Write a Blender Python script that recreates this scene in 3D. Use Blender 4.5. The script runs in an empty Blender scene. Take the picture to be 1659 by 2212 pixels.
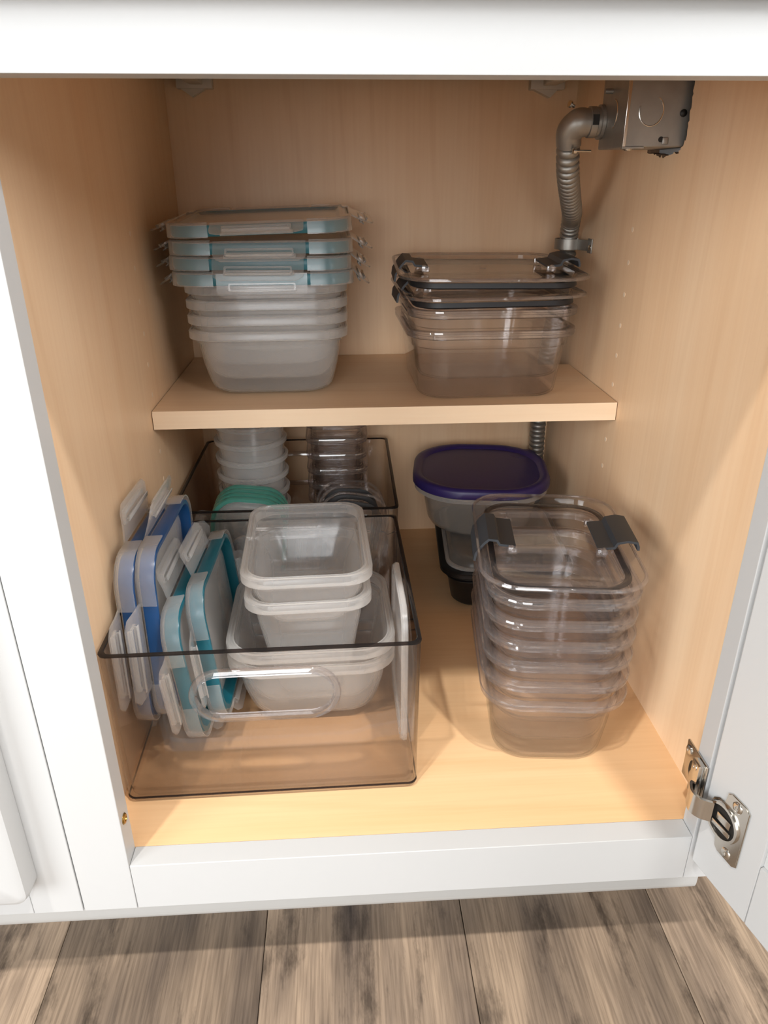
import bpy, bmesh, math, random
from mathutils import Vector, Matrix, Euler
R = math.radians
random.seed(4)
scene = bpy.context.scene
C = scene.collection

# ------------------------------------------------------------------ camera
cam_d = bpy.data.cameras.new('camera')
cam = bpy.data.objects.new('camera', cam_d)
C.objects.link(cam)
scene.camera = cam
PITCH, YAW, ROLL = 0.428466, 0.058157, -0.003509
cp, sp, cy, sy = math.cos(PITCH), math.sin(PITCH), math.cos(YAW), math.sin(YAW)
f = Vector((sy*cp, cy*cp, -sp)); r = Vector((cy, -sy, 0)); u = r.cross(f)
c_, s_ = math.cos(ROLL), math.sin(ROLL)
r2 = r*c_ + u*s_; u2 = u*c_ - r*s_
m = Matrix((r2, u2, -f)).transposed().to_4x4()
m.translation = Vector((0.178519, -0.419918, 0.494442))
cam.matrix_world = m
cam_d.sensor_fit = 'VERTICAL'
cam_d.sensor_height = 36.0
cam_d.lens = 1576.1/2212*36.0
cam_d.clip_start = 0.01

# ------------------------------------------------------------------ world, lamps, exposure
world = bpy.data.worlds.new('world'); scene.world = world
world.use_nodes = True
bg = world.node_tree.nodes['Background']
bg.inputs['Color'].default_value = (1.0, 0.985, 0.965, 1)
bg.inputs['Strength'].default_value = 0.14

def spot(name, loc, aim, energy, radius, angle, color=(1, 0.965, 0.92)):
    d = bpy.data.lights.new(name, 'SPOT')
    d.energy = energy; d.shadow_soft_size = radius; d.spot_size = R(angle); d.spot_blend = 0.6; d.color = color
    o = bpy.data.objects.new(name, d); C.objects.link(o)
    o.location = loc
    o.rotation_euler = (Vector(aim) - Vector(loc)).to_track_quat('-Z', 'Y').to_euler()
    return o
def area_light(name, loc, aim, sx, sy, energy, color):
    d = bpy.data.lights.new(name, 'AREA'); d.shape = 'RECTANGLE'; d.size = sx; d.size_y = sy; d.energy = energy; d.color = color
    o = bpy.data.objects.new(name, d); C.objects.link(o); o.location = loc
    o.rotation_euler = (Vector(aim)-Vector(loc)).to_track_quat('-Z', 'Y').to_euler()
spot('ceiling_lamp', (-0.33, -0.76, 2.28), (0.2, -0.05, 0), 105, 0.04, 110)
spot('ceiling_lamp', (0.72, -0.74, 2.28), (0.3, -0.05, 0), 110, 0.04, 110)
area_light('front_fill_window', (-0.35, -3.3, 0.98), (.2, 0, .3), 1.5, 1.9, 54, (.97, .985, 1))  # behind-camera window; low tall shape made up to brighten fronts, spare the floor
area_light('tall_window', (-2.25, -2.1, 0.98), (.2, 0, .3), 1.3, 1.9, 84, (.93, .97, 1))
area_light('side_fill', (1.6, -1.6, 1.5), (.1, .2, .3), .9, 1.2, 40, (.98, .99, 1))  # unseen fill added on the right to brighten the left cabinet wall

scene.view_settings.view_transform = 'Standard'
scene.view_settings.look = 'None'
scene.view_settings.gamma = 1.0
scene.view_settings.use_curve_mapping = False
scene.view_settings.exposure = 0.2
scene.cycles.transparent_max_bounces = 48
scene.cycles.max_bounces = 5
scene.cycles.diffuse_bounces = 3
scene.cycles.glossy_bounces = 2
scene.cycles.adaptive_threshold = 0.08
scene.cycles.adaptive_min_samples = 16
scene.cycles.caustics_reflective = False
scene.cycles.caustics_refractive = False

# ------------------------------------------------------------------ materials
def srgb(h):
    h = h.lstrip('#')
    v = [int(h[i:i+2], 16)/255 for i in (0, 2, 4)]
    return tuple(x/12.92 if x <= .04045 else ((x+.055)/1.055)**2.4 for x in v) + (1,)
M = {}
def newmat(name):
    mt = bpy.data.materials.new(name); mt.use_nodes = True
    nt = mt.node_tree; nt.nodes.clear()
    out = nt.nodes.new('ShaderNodeOutputMaterial')
    M[name] = mt
    return mt, nt, out
def N(nt, t, **kw):
    n = nt.nodes.new('ShaderNode' + t)
    for k, v in kw.items():
        if k in n.inputs.keys(): n.inputs[k].default_value = v
        else: setattr(n, k, v)
    return n
def plain(name, col, rough=.5, metal=0, spec=.5, bump=0, bscale=200, mottle=0):
    mt, nt, out = newmat(name)
    p = N(nt, 'BsdfPrincipled'); p.inputs['Base Color'].default_value = col
    p.inputs['Roughness'].default_value = rough; p.inputs['Metallic'].default_value = metal
    p.inputs['Specular IOR Level'].default_value = spec
    tc = N(nt, 'TexCoord'); nz = N(nt, 'TexNoise'); nz.inputs['Scale'].default_value = bscale
    nt.links.new(tc.outputs['Object'], nz.inputs['Vector'])
    if mottle:
        mx = N(nt, 'MixRGB', blend_type='MULTIPLY'); mx.inputs[0].default_value = mottle
        mx.inputs[1].default_value = col
        nt.links.new(nz.outputs['Fac'], mx.inputs[2]); nt.links.new(mx.outputs[0], p.inputs['Base Color'])
    if bump:
        b = N(nt, 'Bump'); b.inputs['Strength'].default_value = bump; b.inputs['Distance'].default_value = .0005
        nt.links.new(nz.outputs['Fac'], b.inputs['Height']); nt.links.new(b.outputs[0], p.inputs['Normal'])
    nt.links.new(p.outputs[0], out.inputs[0])
    return mt
plain('white_paint', srgb('#bfbfbe'), .38, bump=.05, bscale=120)
plain('trim_paint', srgb('#b4b3b0'), .45, bump=.08, bscale=90)
plain('galvanised', srgb('#a8a49d'), .42, .75, bump=.1, bscale=60, mottle=.35)
plain('dark_metal', srgb('#2a2826'), .5, .6)
plain('nickel', srgb('#cfcac2'), .2, 1, bump=.03)
plain('brass', srgb('#b08a4a'), .3, 1)
plain('raw_board', srgb('#8d6a4e'), .9, bump=.6, bscale=500, mottle=.5)
plain('bracket_plastic', srgb('#cfc6b8'), .5)
plain('seal_dark', srgb('#1b1d21'), .5)
plain('gasket', srgb('#34383d'), .5, bump=.05)
plain('black_plastic', srgb('#141415'), .35)
plain('purple_plastic', srgb('#2f2460'), .38, bump=.1, bscale=300)
plain('stone', srgb('#d9d6d0'), .25, mottle=.2, bscale=30)
plain('pin_hole_paint', srgb('#f2d9bd'), .5)

def wood(name, axis, c1, c2, c3):
    mt, nt, out = newmat(name)
    p = N(nt, 'BsdfPrincipled'); p.inputs['Roughness'].default_value = .42
    p.inputs['Specular IOR Level'].default_value = .35
    tc = N(nt, 'TexCoord')
    mp = N(nt, 'Mapping'); s = [9, 9, 9]; s['xyz'.index(axis)] = .9
    mp.inputs['Scale'].default_value = s
    nt.links.new(tc.outputs['Object'], mp.inputs['Vector'])
    n1 = N(nt, 'TexNoise'); n1.inputs['Scale'].default_value = 1.3; n1.inputs['Detail'].default_value = 5; n1.inputs['Distortion'].default_value = .8
    nt.links.new(mp.outputs[0], n1.inputs['Vector'])
    r1 = N(nt, 'ValToRGB'); e = r1.color_ramp.elements
    e[0].position = .3; e[0].color = c1; e[1].position = .72; e[1].color = c2
    nt.links.new(n1.outputs['Fac'], r1.inputs[0])
    mp2 = N(nt, 'Mapping'); s = [160, 160, 160]; s['xyz'.index(axis)] = 5
    mp2.inputs['Scale'].default_value = s
    nt.links.new(tc.outputs['Object'], mp2.inputs['Vector'])
    n2 = N(nt, 'TexNoise'); n2.inputs['Scale'].default_value = 1.6; n2.inputs['Detail'].default_value = 3
    nt.links.new(mp2.outputs[0], n2.inputs['Vector'])
    r2_ = N(nt, 'ValToRGB'); e = r2_.color_ramp.elements
    e[0].position = .25; e[0].color = c3; e[1].position = .6; e[1].color = (1, 1, 1, 1)
    nt.links.new(n2.outputs['Fac'], r2_.inputs[0])
    mx = N(nt, 'MixRGB', blend_type='MULTIPLY'); mx.inputs[0].default_value = .10
    nt.links.new(r1.outputs[0], mx.inputs[1]); nt.links.new(r2_.outputs[0], mx.inputs[2])
    # wavy figure lines
    wv = N(nt, 'TexWave', wave_type='BANDS'); wv.bands_direction = 'DIAGONAL'
    wv.inputs['Scale'].default_value = 1.1; wv.inputs['Distortion'].default_value = 7; wv.inputs['Detail'].default_value = 2
    nt.links.new(mp.outputs[0], wv.inputs['Vector'])
    r3 = N(nt, 'ValToRGB'); e = r3.color_ramp.elements
    e[0].position = .0; e[0].color = (.86, .78, .7, 1); e[1].position = .12; e[1].color = (1, 1, 1, 1)
    nt.links.new(wv.outputs['Fac'], r3.inputs[0])
    mx2 = N(nt, 'MixRGB', blend_type='MULTIPLY'); mx2.inputs[0].default_value = .2
    nt.links.new(mx.outputs[0], mx2.inputs[1]); nt.links.new(r3.outputs[0], mx2.inputs[2])
    nt.links.new(mx2.outputs[0], p.inputs['Base Color'])
    b = N(nt, 'Bump'); b.inputs['Strength'].default_value = .05; b.inputs['Distance'].default_value = .0004
    nt.links.new(n2.outputs['Fac'], b.inputs['Height']); nt.links.new(b.outputs[0], p.inputs['Normal'])
    nt.links.new(p.outputs[0], out.inputs[0])
MAPLE = (srgb('#edc8a0'), srgb('#f3d4b0'), srgb('#d8b088'))
wood('maple_vertical', 'z', *MAPLE)
wood('maple_crosswise', 'x', srgb('#e6ba8a'), srgb('#edc79b'), srgb('#cfa476'))  # warm lamp light on the cabinet floor is put into this maple

wood('maple_shelf', 'x', *MAPLE)
wood('maple_edging_lit', 'x', srgb('#f4d8b6'), srgb('#f8e0c2'), srgb('#e2bf98'))  # paler than the shelf: light on its front edge put into the colour

def plank_mat():
    mt, nt, out = newmat('plank_vinyl')
    p = N(nt, 'BsdfPrincipled'); p.inputs['Roughness'].default_value = .5; p.inputs['Specular IOR Level'].default_value = .35
    tc = N(nt, 'TexCoord'); oi = N(nt, 'ObjectInfo')
    mul = N(nt, 'VectorMath', operation='MULTIPLY_ADD')
    cb = N(nt, 'CombineXYZ'); nt.links.new(oi.outputs['Random'], cb.inputs[0]); nt.links.new(oi.outputs['Random'], cb.inputs[1])
    mul.inputs[1].default_value = (37, 53, 0)
    nt.links.new(cb.outputs[0], mul.inputs[0]); nt.links.new(tc.outputs['Object'], mul.inputs[2])
    def tex(sc, scale, det, rough=.6):
        mp = N(nt, 'Mapping'); mp.inputs['Scale'].default_value = sc
        nt.links.new(mul.outputs[0], mp.inputs['Vector'])
        n = N(nt, 'TexNoise'); n.inputs['Scale'].default_value = scale; n.inputs['Detail'].default_value = det; n.inputs['Roughness'].default_value = rough
        nt.links.new(mp.outputs[0], n.inputs['Vector']); return n
    big = tex((14, 2.5, 1), 1, 4); fine = tex((420, 14, 1), 1, 4); knot = tex((26, 7, 1), 1.0, 6, .7)
    r1 = N(nt, 'ValToRGB'); e = r1.color_ramp.elements
    e[0].position = .3; e[0].color = srgb('#4a403a'); e[1].position = .7; e[1].color = srgb('#a8927b')
    nt.links.new(big.outputs['Fac'], r1.inputs[0])
    r2_ = N(nt, 'ValToRGB'); e = r2_.color_ramp.elements
    e[0].position = .35; e[0].color = (.45, .43, .42, 1); e[1].position = .62; e[1].color = (1.1, 1.1, 1.1, 1)
    nt.links.new(fine.outputs['Fac'], r2_.inputs[0])
    mx = N(nt, 'MixRGB', blend_type='MULTIPLY'); mx.inputs[0].default_value = .6
    nt.links.new(r1.outputs[0], mx.inputs[1]); nt.links.new(r2_.outputs[0], mx.inputs[2])
    r3 = N(nt, 'ValToRGB'); e = r3.color_ramp.elements
    e[0].position = .35; e[0].color = (.25, .24, .24, 1); e[1].position = .47; e[1].color = (1, 1, 1, 1)
    nt.links.new(knot.outputs['Fac'], r3.inputs[0])
    mx2 = N(nt, 'MixRGB', blend_type='MULTIPLY'); mx2.inputs[0].default_value = .8
    nt.links.new(mx.outputs[0], mx2.inputs[1]); nt.links.new(r3.outputs[0], mx2.inputs[2])
    hv = N(nt, 'HueSaturation')
    ma = N(nt, 'MapRange'); ma.inputs['To Min'].default_value = .85; ma.inputs['To Max'].default_value = 1.4
    nt.links.new(oi.outputs['Random'], ma.inputs['Value']); nt.links.new(ma.outputs[0], hv.inputs['Value'])
    nt.links.new(mx2.outputs[0], hv.inputs['Color']); nt.links.new(hv.outputs[0], p.inputs['Base Color'])
    b = N(nt, 'Bump'); b.inputs['Strength'].default_value = .25; b.inputs['Distance'].default_value = .0006
    nt.links.new(fine.outputs['Fac'], b.inputs['Height']); nt.links.new(b.outputs[0], p.inputs['Normal'])
    nt.links.new(p.outputs[0], out.inputs[0])
plank_mat()

def schlick(nt, f0=.04):
    lw = N(nt, 'LayerWeight'); lw.inputs['Blend'].default_value = .5
    pw = N(nt, 'Math', operation='POWER'); pw.inputs[1].default_value = 5
    nt.links.new(lw.outputs['Facing'], pw.inputs[0])
    ma = N(nt, 'Math', operation='MULTIPLY_ADD'); ma.inputs[1].default_value = 1-f0; ma.inputs[2].default_value = f0
    nt.links.new(pw.outputs[0], ma.inputs[0])
    return ma
def frosted(name, col, base, edge, rough=.25, gloss=.06, tint=(1, 1, 1, 1)):
    """cloudy translucent plastic: transparent sheet with a scattering veil that thickens at grazing angles"""
    mt, nt, out = newmat(name)
    tr = N(nt, 'BsdfTransparent'); tr.inputs[0].default_value = tint
    df = N(nt, 'BsdfDiffuse'); df.inputs[0].default_value = col
    tl = N(nt, 'BsdfTranslucent'); tl.inputs[0].default_value = col
    ms = N(nt, 'MixShader'); ms.inputs[0].default_value = .45
    nt.links.new(df.outputs[0], ms.inputs[1]); nt.links.new(tl.outputs[0], ms.inputs[2])
    lw = N(nt, 'LayerWeight'); lw.inputs['Blend'].default_value = .35
    mr = N(nt, 'MapRange'); mr.inputs['To Min'].default_value = base; mr.inputs['To Max'].default_value = edge
    nt.links.new(lw.outputs['Facing'], mr.inputs['Value'])
    m1 = N(nt, 'MixShader'); nt.links.new(mr.outputs[0], m1.inputs[0])
    nt.links.new(tr.outputs[0], m1.inputs[1]); nt.links.new(ms.outputs[0], m1.inputs[2])
    gl = N(nt, 'BsdfGlossy'); gl.inputs['Roughness'].default_value = rough; gl.inputs[0].default_value = (1, 1, 1, 1)
    fr = schlick(nt, .03)
    m2 = N(nt, 'MixShader'); nt.links.new(fr.outputs[0], m2.inputs[0])
    nt.links.new(m1.outputs[0], m2.inputs[1]); nt.links.new(gl.outputs[0], m2.inputs[2])
    nt.links.new(m2.outputs[0], out.inputs[0])
def clear(name, face, edge, f0=.022, rough=.03, power=.3, haze=.02):
    """clear plastic: the path through the sheet grows at grazing angles, so it absorbs more there"""
    mt, nt, out = newmat(name)
    lw = N(nt, 'LayerWeight'); lw.inputs['Blend'].default_value = power
    mx = N(nt, 'MixRGB'); mx.inputs[1].default_value = face; mx.inputs[2].default_value = edge
    nt.links.new(lw.outputs['Facing'], mx.inputs[0])
    tr0 = N(nt, 'BsdfTransparent'); nt.links.new(mx.outputs[0], tr0.inputs[0])
    hz_ = N(nt, 'BsdfTranslucent'); hz_.inputs[0].default_value = (.95, .94, .95, 1)
    hd_ = N(nt, 'BsdfDiffuse'); hd_.inputs[0].default_value = (.95, .94, .95, 1)
    hm = N(nt, 'MixShader'); hm.inputs[0].default_value = .5
    nt.links.new(hz_.outputs[0], hm.inputs[1]); nt.links.new(hd_.outputs[0], hm.inputs[2])
    tr = N(nt, 'MixShader'); tr.inputs[0].default_value = haze  # white scatter: plastic haze plus a stand-in for reflections on stacked walls
    nt.links.new(tr0.outputs[0], tr.inputs[1]); nt.links.new(hm.outputs[0], tr.inputs[2])
    gl = N(nt, 'BsdfGlossy'); gl.inputs['Roughness'].default_value = rough
    fr = schlick(nt, f0)
    m2 = N(nt, 'MixShader'); nt.links.new(fr.outputs[0], m2.inputs[0])
    nt.links.new(tr.outputs[0], m2.inputs[1]); nt.links.new(gl.outputs[0], m2.inputs[2])
    nt.links.new(m2.outputs[0], out.inputs[0])
W = (.93, .93, .92, 1)
frosted('frosted', W, .10, .5)
frosted('frosted_rim', W, .17, .85)
frosted('latch_plastic', W, .075, .5)
frosted('lid_panel', W, .16, .5)
frosted('guard_plastic', W, .09, .55)
frosted('teal_seal', srgb('#2f93a5'), .72, .95, rough=.3)
frosted('blue_seal', srgb('#2566a8'), .78, .95, rough=.3)
frosted('green_teal_seal', srgb('#1c8aa0'), .75, .95, rough=.3)
frosted('mint_seal', srgb('#5fbfae'), .6, .9, rough=.3)
frosted('cloudy_clear', (.88, .86, .8, 1), .08, .45)
clear('clear', (.9995, .9985, .9985, 1), (.975, .965, .968, 1), haze=.010, f0=.02)
clear('clear_rim', (.99, .985, .985, 1), (.74, .70, .74, 1), f0=.13, haze=.06)
clear('smoke', (.975, .96, .945, 1), (.80, .74, .70, 1), f0=.06, haze=.012)
clear('smoke_edge', (.32, .27, .25, 1), (.10, .08, .08, 1))
clear('grey_gasket', (.50, .48, .50, 1), (.12, .12, .13, 1), rough=.2)

# ------------------------------------------------------------------ mesh helpers
def finish(bm, name, mat, parent=None, smooth=40, loc=None):
    bmesh.ops.recalc_face_normals(bm, faces=bm.faces)
    me = bpy.data.meshes.new(name); bm.to_mesh(me); bm.free()
    if smooth:
        for p in me.polygons: p.use_smooth = True
        me.set_sharp_from_angle(angle=R(smooth))
    me.materials.append(M[mat])
    o = bpy.data.objects.new(name, me); C.objects.link(o)
    if parent is not None: o.parent = parent
    if loc is not None: o.location = loc
    return o
def empty(name, label=None, cat=None, loc=(0, 0, 0), rot=(0, 0, 0), group=None):
    o = bpy.data.objects.new(name, None); C.objects.link(o)
    o.empty_display_size = .02
    o.location = loc; o.rotation_euler = rot
    if label: tag(o, label, cat, group)
    return o
def tag(o, label, cat, group=None, kind=None):
    o['label'] = label
    if cat: o['category'] = cat
    if group: o['group'] = group
    if kind: o['kind'] = kind
    return o
def copy_tree(o, parent=None):
    c = o.copy(); C.objects.link(c); c.parent = parent
    for ch in list(o.children): copy_tree(ch, c)
    return c
def bevel_box(bm, x0, x1, y0, y1, z0, z1, bev=0, seg=2):
    ret = bmesh.ops.create_cube(bm, size=1)
    vs = ret['verts']
    for v in vs:
        v.co = Vector(((x0+x1)/2+(x1-x0)*v.co.x, (y0+y1)/2+(y1-y0)*v.co.y, (z0+z1)/2+(z1-z0)*v.co.z))
    if bev:
        es = list({e for v in vs for e in v.link_edges})
        bmesh.ops.bevel(bm, geom=es, offset=bev, segments=seg, affect='EDGES', profile=.5)
def box(name, mat, x0, x1, y0, y1, z0, z1, parent=None, bev=0, smooth=20):
    bm = bmesh.new(); bevel_box(bm, x0, x1, y0, y1, z0, z1, bev)
    return finish(bm, name, mat, parent, smooth)
def rrect(hx, hy, rad, n=6):
    rad = max(1e-4, min(rad, hx-1e-5, hy-1e-5)); pts = []
    for cx, cyy, a0 in ((hx-rad, hy-rad, 0), (-hx+rad, hy-rad, 90), (-hx+rad, -hy+rad, 180), (hx-rad, -hy+rad, 270)):
        for i in range(n+1):
            a = R(a0+90*i/n); pts.append((cx+rad*math.cos(a), cyy+rad*math.sin(a)))
    return pts
def loft(bm, loops, cap0=True, cap1=True, wrap=False):
    rings = [[bm.verts.new(p) for p in lp] for lp in loops]
    n = len(rings[0])
    pairs = list(zip(rings, rings[1:])) + ([(rings[-1], rings[0])] if wrap else [])
    for a, b in pairs:
        for i in range(n):
            j = (i+1) % n
            bm.faces.new((a[i], a[j], b[j], b[i]))
    if not wrap:
        if cap0: bm.faces.new(rings[0][::-1])
        if cap1: bm.faces.new(rings[-1])
def rings(hx, hy, rad, prof, n=6, kr=.35):
    """prof: (inset, z) -> rounded-rectangle loops"""
    out = []
    for ins, z in prof:
        out.append([(x, y, z) for x, y in rrect(hx-ins, hy-ins, max(.002, rad-kr*ins), n)])
    return out
def plate(name, mat, hx, hy, rad, prof, parent=None, n=6, kr=.35, wrap=False, smooth=40):
    bm = bmesh.new(); loft(bm, rings(hx, hy, rad, prof, n, kr), wrap=wrap)
    return finish(bm, name, mat, parent, smooth)
def cyl(bm, p0, p1, r0, r1=None, n=16):
    r1 = r0 if r1 is None else r1
    p0 = Vector(p0); p1 = Vector(p1); d = (p1-p0).normalized()
    a = d.orthogonal().normalized(); b = d.cross(a)
    loft(bm, [[p+(a*math.cos(t)+b*math.sin(t))*rr for t in [2*math.pi*i/n for i in range(n)]] for p, rr in ((p0, r0), (p1, r1))])
def lathe(bm, p0, axis, prof, n=20):
    """prof: (radius, distance along axis)"""
    p0 = Vector(p0); d = Vector(axis).normalized(); a = d.orthogonal().normalized(); b = d.cross(a)
    loft(bm, [[p0+d*h+(a*math.cos(t)+b*math.sin(t))*rr for t in [2*math.pi*i/n for i in range(n)]] for rr, h in prof])
def frames(path):
    path = [Vector(p) for p in path]; T = []
    for i in range(len(path)):
        T.append((path[min(i+1, len(path)-1)]-path[max(i-1, 0)]).normalized())
    a = T[0].orthogonal().normalized(); out = []
    for t in T:
        a = (a - t*a.dot(t)).normalized(); out.append((t, a, t.cross(a)))
    return path, out
def tube(bm, path, rad, n=12, closed=False):
    path, fr = frames(path)
    loops = []
    for i, (p, (t, a, b)) in enumerate(zip(path, fr)):
        rr = rad(i) if callable(rad) else rad
        loops.append([p+(a*math.cos(q)+b*math.sin(q))*rr for q in [2*math.pi*k/n for k in range(n)]])
    loft(bm, loops, wrap=closed)
def catmull(pts, n):
    pts = [Vector(p) for p in pts]; P = [pts[0]*2-pts[1]]+pts+[pts[-1]*2-pts[-2]]; out = []
    for i in range(1, len(P)-2):
        for k in range(n):
            t = k/n; a, b, c, d = P[i-1:i+3]
            out.append(.5*((2*b)+(c-a)*t+(2*a-5*b+4*c-d)*t*t+(3*b-a-3*c+d)*t**3))
    out.append(pts[-1]); return out
def extrude_poly(bm, poly, axis, t0, t1):
    """poly in the plane across axis ('x': (y,z), 'y': (x,z), 'z': (x,y)); convex or concave"""
    def P(a, b, t): return {'x': (t, a, b), 'y': (a, t, b), 'z': (a, b, t)}[axis]
    loft(bm, [[P(a, b, t0) for a, b in poly], [P(a, b, t1) for a, b in poly]])
def thick_line(pts, th):
    """2-D polyline -> closed polygon of thickness th"""
    pts = [Vector(p) for p in pts]; L = []; Rr = []
    for i, p in enumerate(pts):
        d0 = (p-pts[i-1]).normalized() if i else (pts[1]-p).normalized()
        d1 = (pts[i+1]-p).normalized() if i < len(pts)-1 else d0
        d = (d0+d1).normalized(); nn = Vector((-d.y, d.x)); k = th/2/max(.5, nn.dot(Vector((-d0.y, d0.x))))
        L.append(p+nn*k); Rr.append(p-nn*k)
    return L, Rr
def strip_extrude(bm, pts, th, axis, t0, t1):
    """extrude a thick polyline as quads (handles concave profiles)"""
    L, Rr = thick_line(pts, th)
    def P(v, t): return {'x': (t, v.x, v.y), 'y': (v.x, t, v.y), 'z': (v.x, v.y, t)}[axis]
    loops = [[P(L[i], t0), P(Rr[i], t0), P(Rr[i], t1), P(L[i], t1)] for i in range(len(L))]
    loft(bm, loops)

# ------------------------------------------------------------------ dimensions of the cabinet
XL, XR, YB = -0.0227, 0.4778, 0.5948       # inner side and back faces
WO, FT, ZT = 0.4572, 0.0192, 0.5415        # opening width, frame thickness, opening height
ZF = -0.152                                # kitchen floor
ZS, TS, YS = 0.2724, 0.0196, 0.3342        # shelf top, thickness, front edge
CL, CR = -0.0425, 0.4955                   # cabinet outer sides

# ------------------------------------------------------------------ floor of planks
fl = box('floor', 'raw_board', -2.2, 2.6, -2.6, 2.0, ZF-.03, ZF-.006)
tag(fl, 'grey brown wood-look vinyl plank floor in front of the cabinet', None, kind='structure')
PW, PLn = 0.1875, 1.22
bm = bmesh.new(); bevel_box(bm, -PW/2+.0003, PW/2-.0003, -PLn/2+.0003, PLn/2-.0003, -.006, 0, .0007, 1)
plank0 = finish(bm, 'plank', 'plank_vinyl', fl); used = False
for ix in range(-10, 12):
    off = random.uniform(0, PLn)
    for iy in range(-3, 3):
        p = plank0 if not used else plank0.copy()
        if used: C.objects.link(p); p.parent = fl
        used = True
        yy = iy*PLn + off
        if abs(ix) < 5: yy = iy*PLn + .12*ix % .5
        p.location = (0.0925+PW/2+ix*PW, yy, ZF)
fl_planks = [o for o in fl.children]
for o in fl_planks:
    if not (-2.4 < o.location.y < 1.8): bpy.data.objects.remove(o)

# ------------------------------------------------------------------ kitchen cabinet
cab = empty('kitchen_cabinet', 'white framed base cabinet standing open with a pale maple interior', 'cabinet', (0.2265, 0, ZF))
def cb(o):
    o.parent = cab; o.matrix_parent_inverse = Matrix.Translation(-Vector(cab.location)); return o
ZTOP = 0.735
lw = cb(box('side_panel', 'maple_vertical', CL, XL, FT, .61, -.05, ZTOP))
# right panel with a ragged cut-out around the electrical box
bm = bmesh.new()
def loop_edges(pts):
    vs = [bm.verts.new(p) for p in pts]
    return [bm.edges.new((vs[i], vs[(i+1) % len(vs)])) for i in range(len(vs))]
hole = []
def jag(a, b, n, amp):
    for i in range(n):
        t = i/n; hole.append((a[0]+(b[0]-a[0])*t+random.uniform(-amp, amp), a[1]+(b[1]-a[1])*t+random.uniform(-amp, amp)))
jag((.262, .62), (.2625, .525), 34, .0011); jag((.2635, .524), (.276, .5135), 8, .0014)
jag((.276, .5145), (.30, .5125), 9, .0014); jag((.30, .511), (.322, .5135), 8, .0018)
jag((.322, .514), (.343, .5155), 8, .0006); jag((.345, .516), (.345, .62), 6, .0006)
jag((.345, .62), (.262, .62), 6, .0006)
es = loop_edges([(XR, FT, -.05), (XR, .61, -.05), (XR, .61, ZTOP), (XR, FT, ZTOP)])
es += loop_edges([(XR, y, z) for y, z in hole])
res = bmesh.ops.triangle_fill(bm, edges=es, use_beauty=True)
fs = list(bm.faces)
ex = bmesh.ops.extrude_face_region(bm, geom=fs)
bmesh.ops.translate(bm, verts=[v for v in ex['geom'] if isinstance(v, bmesh.types.BMVert)], vec=(CR-.006-XR, 0, 0))
rw = cb(finish(bm, 'side_panel', 'maple_vertical', None, 0))
rw.data.materials.append(M['raw_board'])
for p in rw.data.polygons:
    if abs(p.normal.x) < .5 and .25 < p.center.y < .36 and p.center.z > .5: p.material_index = 1
cb(box('end_panel', 'white_paint', CR-.006, CR, 0, .61, -.048, ZTOP))
cb(box('back_panel', 'maple_vertical', XL, XR, YB, YB+.012, -.05, ZTOP))
cb(box('bottom_panel', 'maple_crosswise', XL, XR, FT, YB, -.018, 0))
cb(box('drawer_bottom', 'maple_crosswise', XL+.014, XR-.014, .02, .56, .606, .614))
# face frame
sl = cb(box('stile', 'white_paint', CL, 0, 0, FT, -.048, ZTOP, bev=.0006))
sr = cb(box('stile', 'white_paint', WO, CR-.006, 0, FT, -.048, ZTOP, bev=.0006))
cb(box('bottom_rail', 'white_paint', .0002, WO-.0002, .0002, FT, -.048, 0, bev=.0006))
cb(box('top_rail', 'white_paint', .0002, WO-.0002, .0002, FT, ZT, .585, bev=.0006))
cb(box('drawer_rail', 'white_paint', .0002, WO-.0002, .0002, FT, .715, ZTOP, bev=.0006))
df = cb(box('drawer_front', 'white_paint', -.014, WO+.014, -.0195, -.0005, .574, .725, bev=.003))
cb(box('toe_kick', 'white_paint', CL, CR-.09, .075, .09, ZF, -.048))
cb(box('toe_return', 'white_paint', CR-.105, CR-.09, .0902, .61, ZF, -.048))
# shoe strip under the rail: rounded nose
bm = bmesh.new()
prof = [(.022, -.0482), (.005, -.0482)] + [(.009-.004*math.cos(R(a)), -.060-.0095*math.sin(R(a))) for a in range(0, 91, 15)] + [(.022, -.0695)]
extrude_poly(bm, prof, 'x', CL-.35, .4735)
cb(finish(bm, 'trim_strip', 'trim_paint', None, 30))
# pin holes
def pin(y, z, x, s):
    bm = bmesh.new(); cyl(bm, (x-s*.0010, y, z), (x+s*.0003, y, z), .0026, n=10)
    return finish(bm, 'pin_hole', 'pin_hole_paint')
for k in range(9):
    z = .4467-.032*k
    if abs(z-.254) < .01: continue
    for p_, x, s, y in ((lw, XL, 1, .350), (rw, XR, -1, .357)):
        o = pin(y, z, x, s); o.parent = p_
# brass bumper screw in the left stile
bm = bmesh.new(); lathe(bm, (0, .0085, .0425), (1, 0, 0), [(.0045, -.001), (.0045, .0004), (.0036, .0014), (.0022, .0016), (.0018, .0006)], 16)
o = finish(bm, 'screw', 'brass'); o.parent = sl
# drawer-slide brackets at the back
def bracket(x, flip):
    bm = bmesh.new()
    bevel_box(bm, x-.021, x+.021, .581, .5945, .592, .604, .001)
    extrude_poly(bm, [(x-.018, .593), (x+.014, .593), (x-.004*flip, .5835)], 'y', .583, .594)
    bevel_box(bm, x-.006, x+.010, .53, .5835, .596, .606, .001)
    return finish(bm, 'slide_bracket', 'bracket_plastic')
cb(bracket(.0145, 1)); cb(bracket(.437, -1))
# ---- door, open past the right stile
DOOR = Vector((0.4575, -0.0042, 0)); DA = math.atan2(-.972, .235)
def door_tf(o):
    o.parent = cab
    o.matrix_parent_inverse = Matrix.Translation(-Vector(cab.location))
    o.location = DOOR; o.rotation_euler = (0, 0, DA); return o
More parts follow.
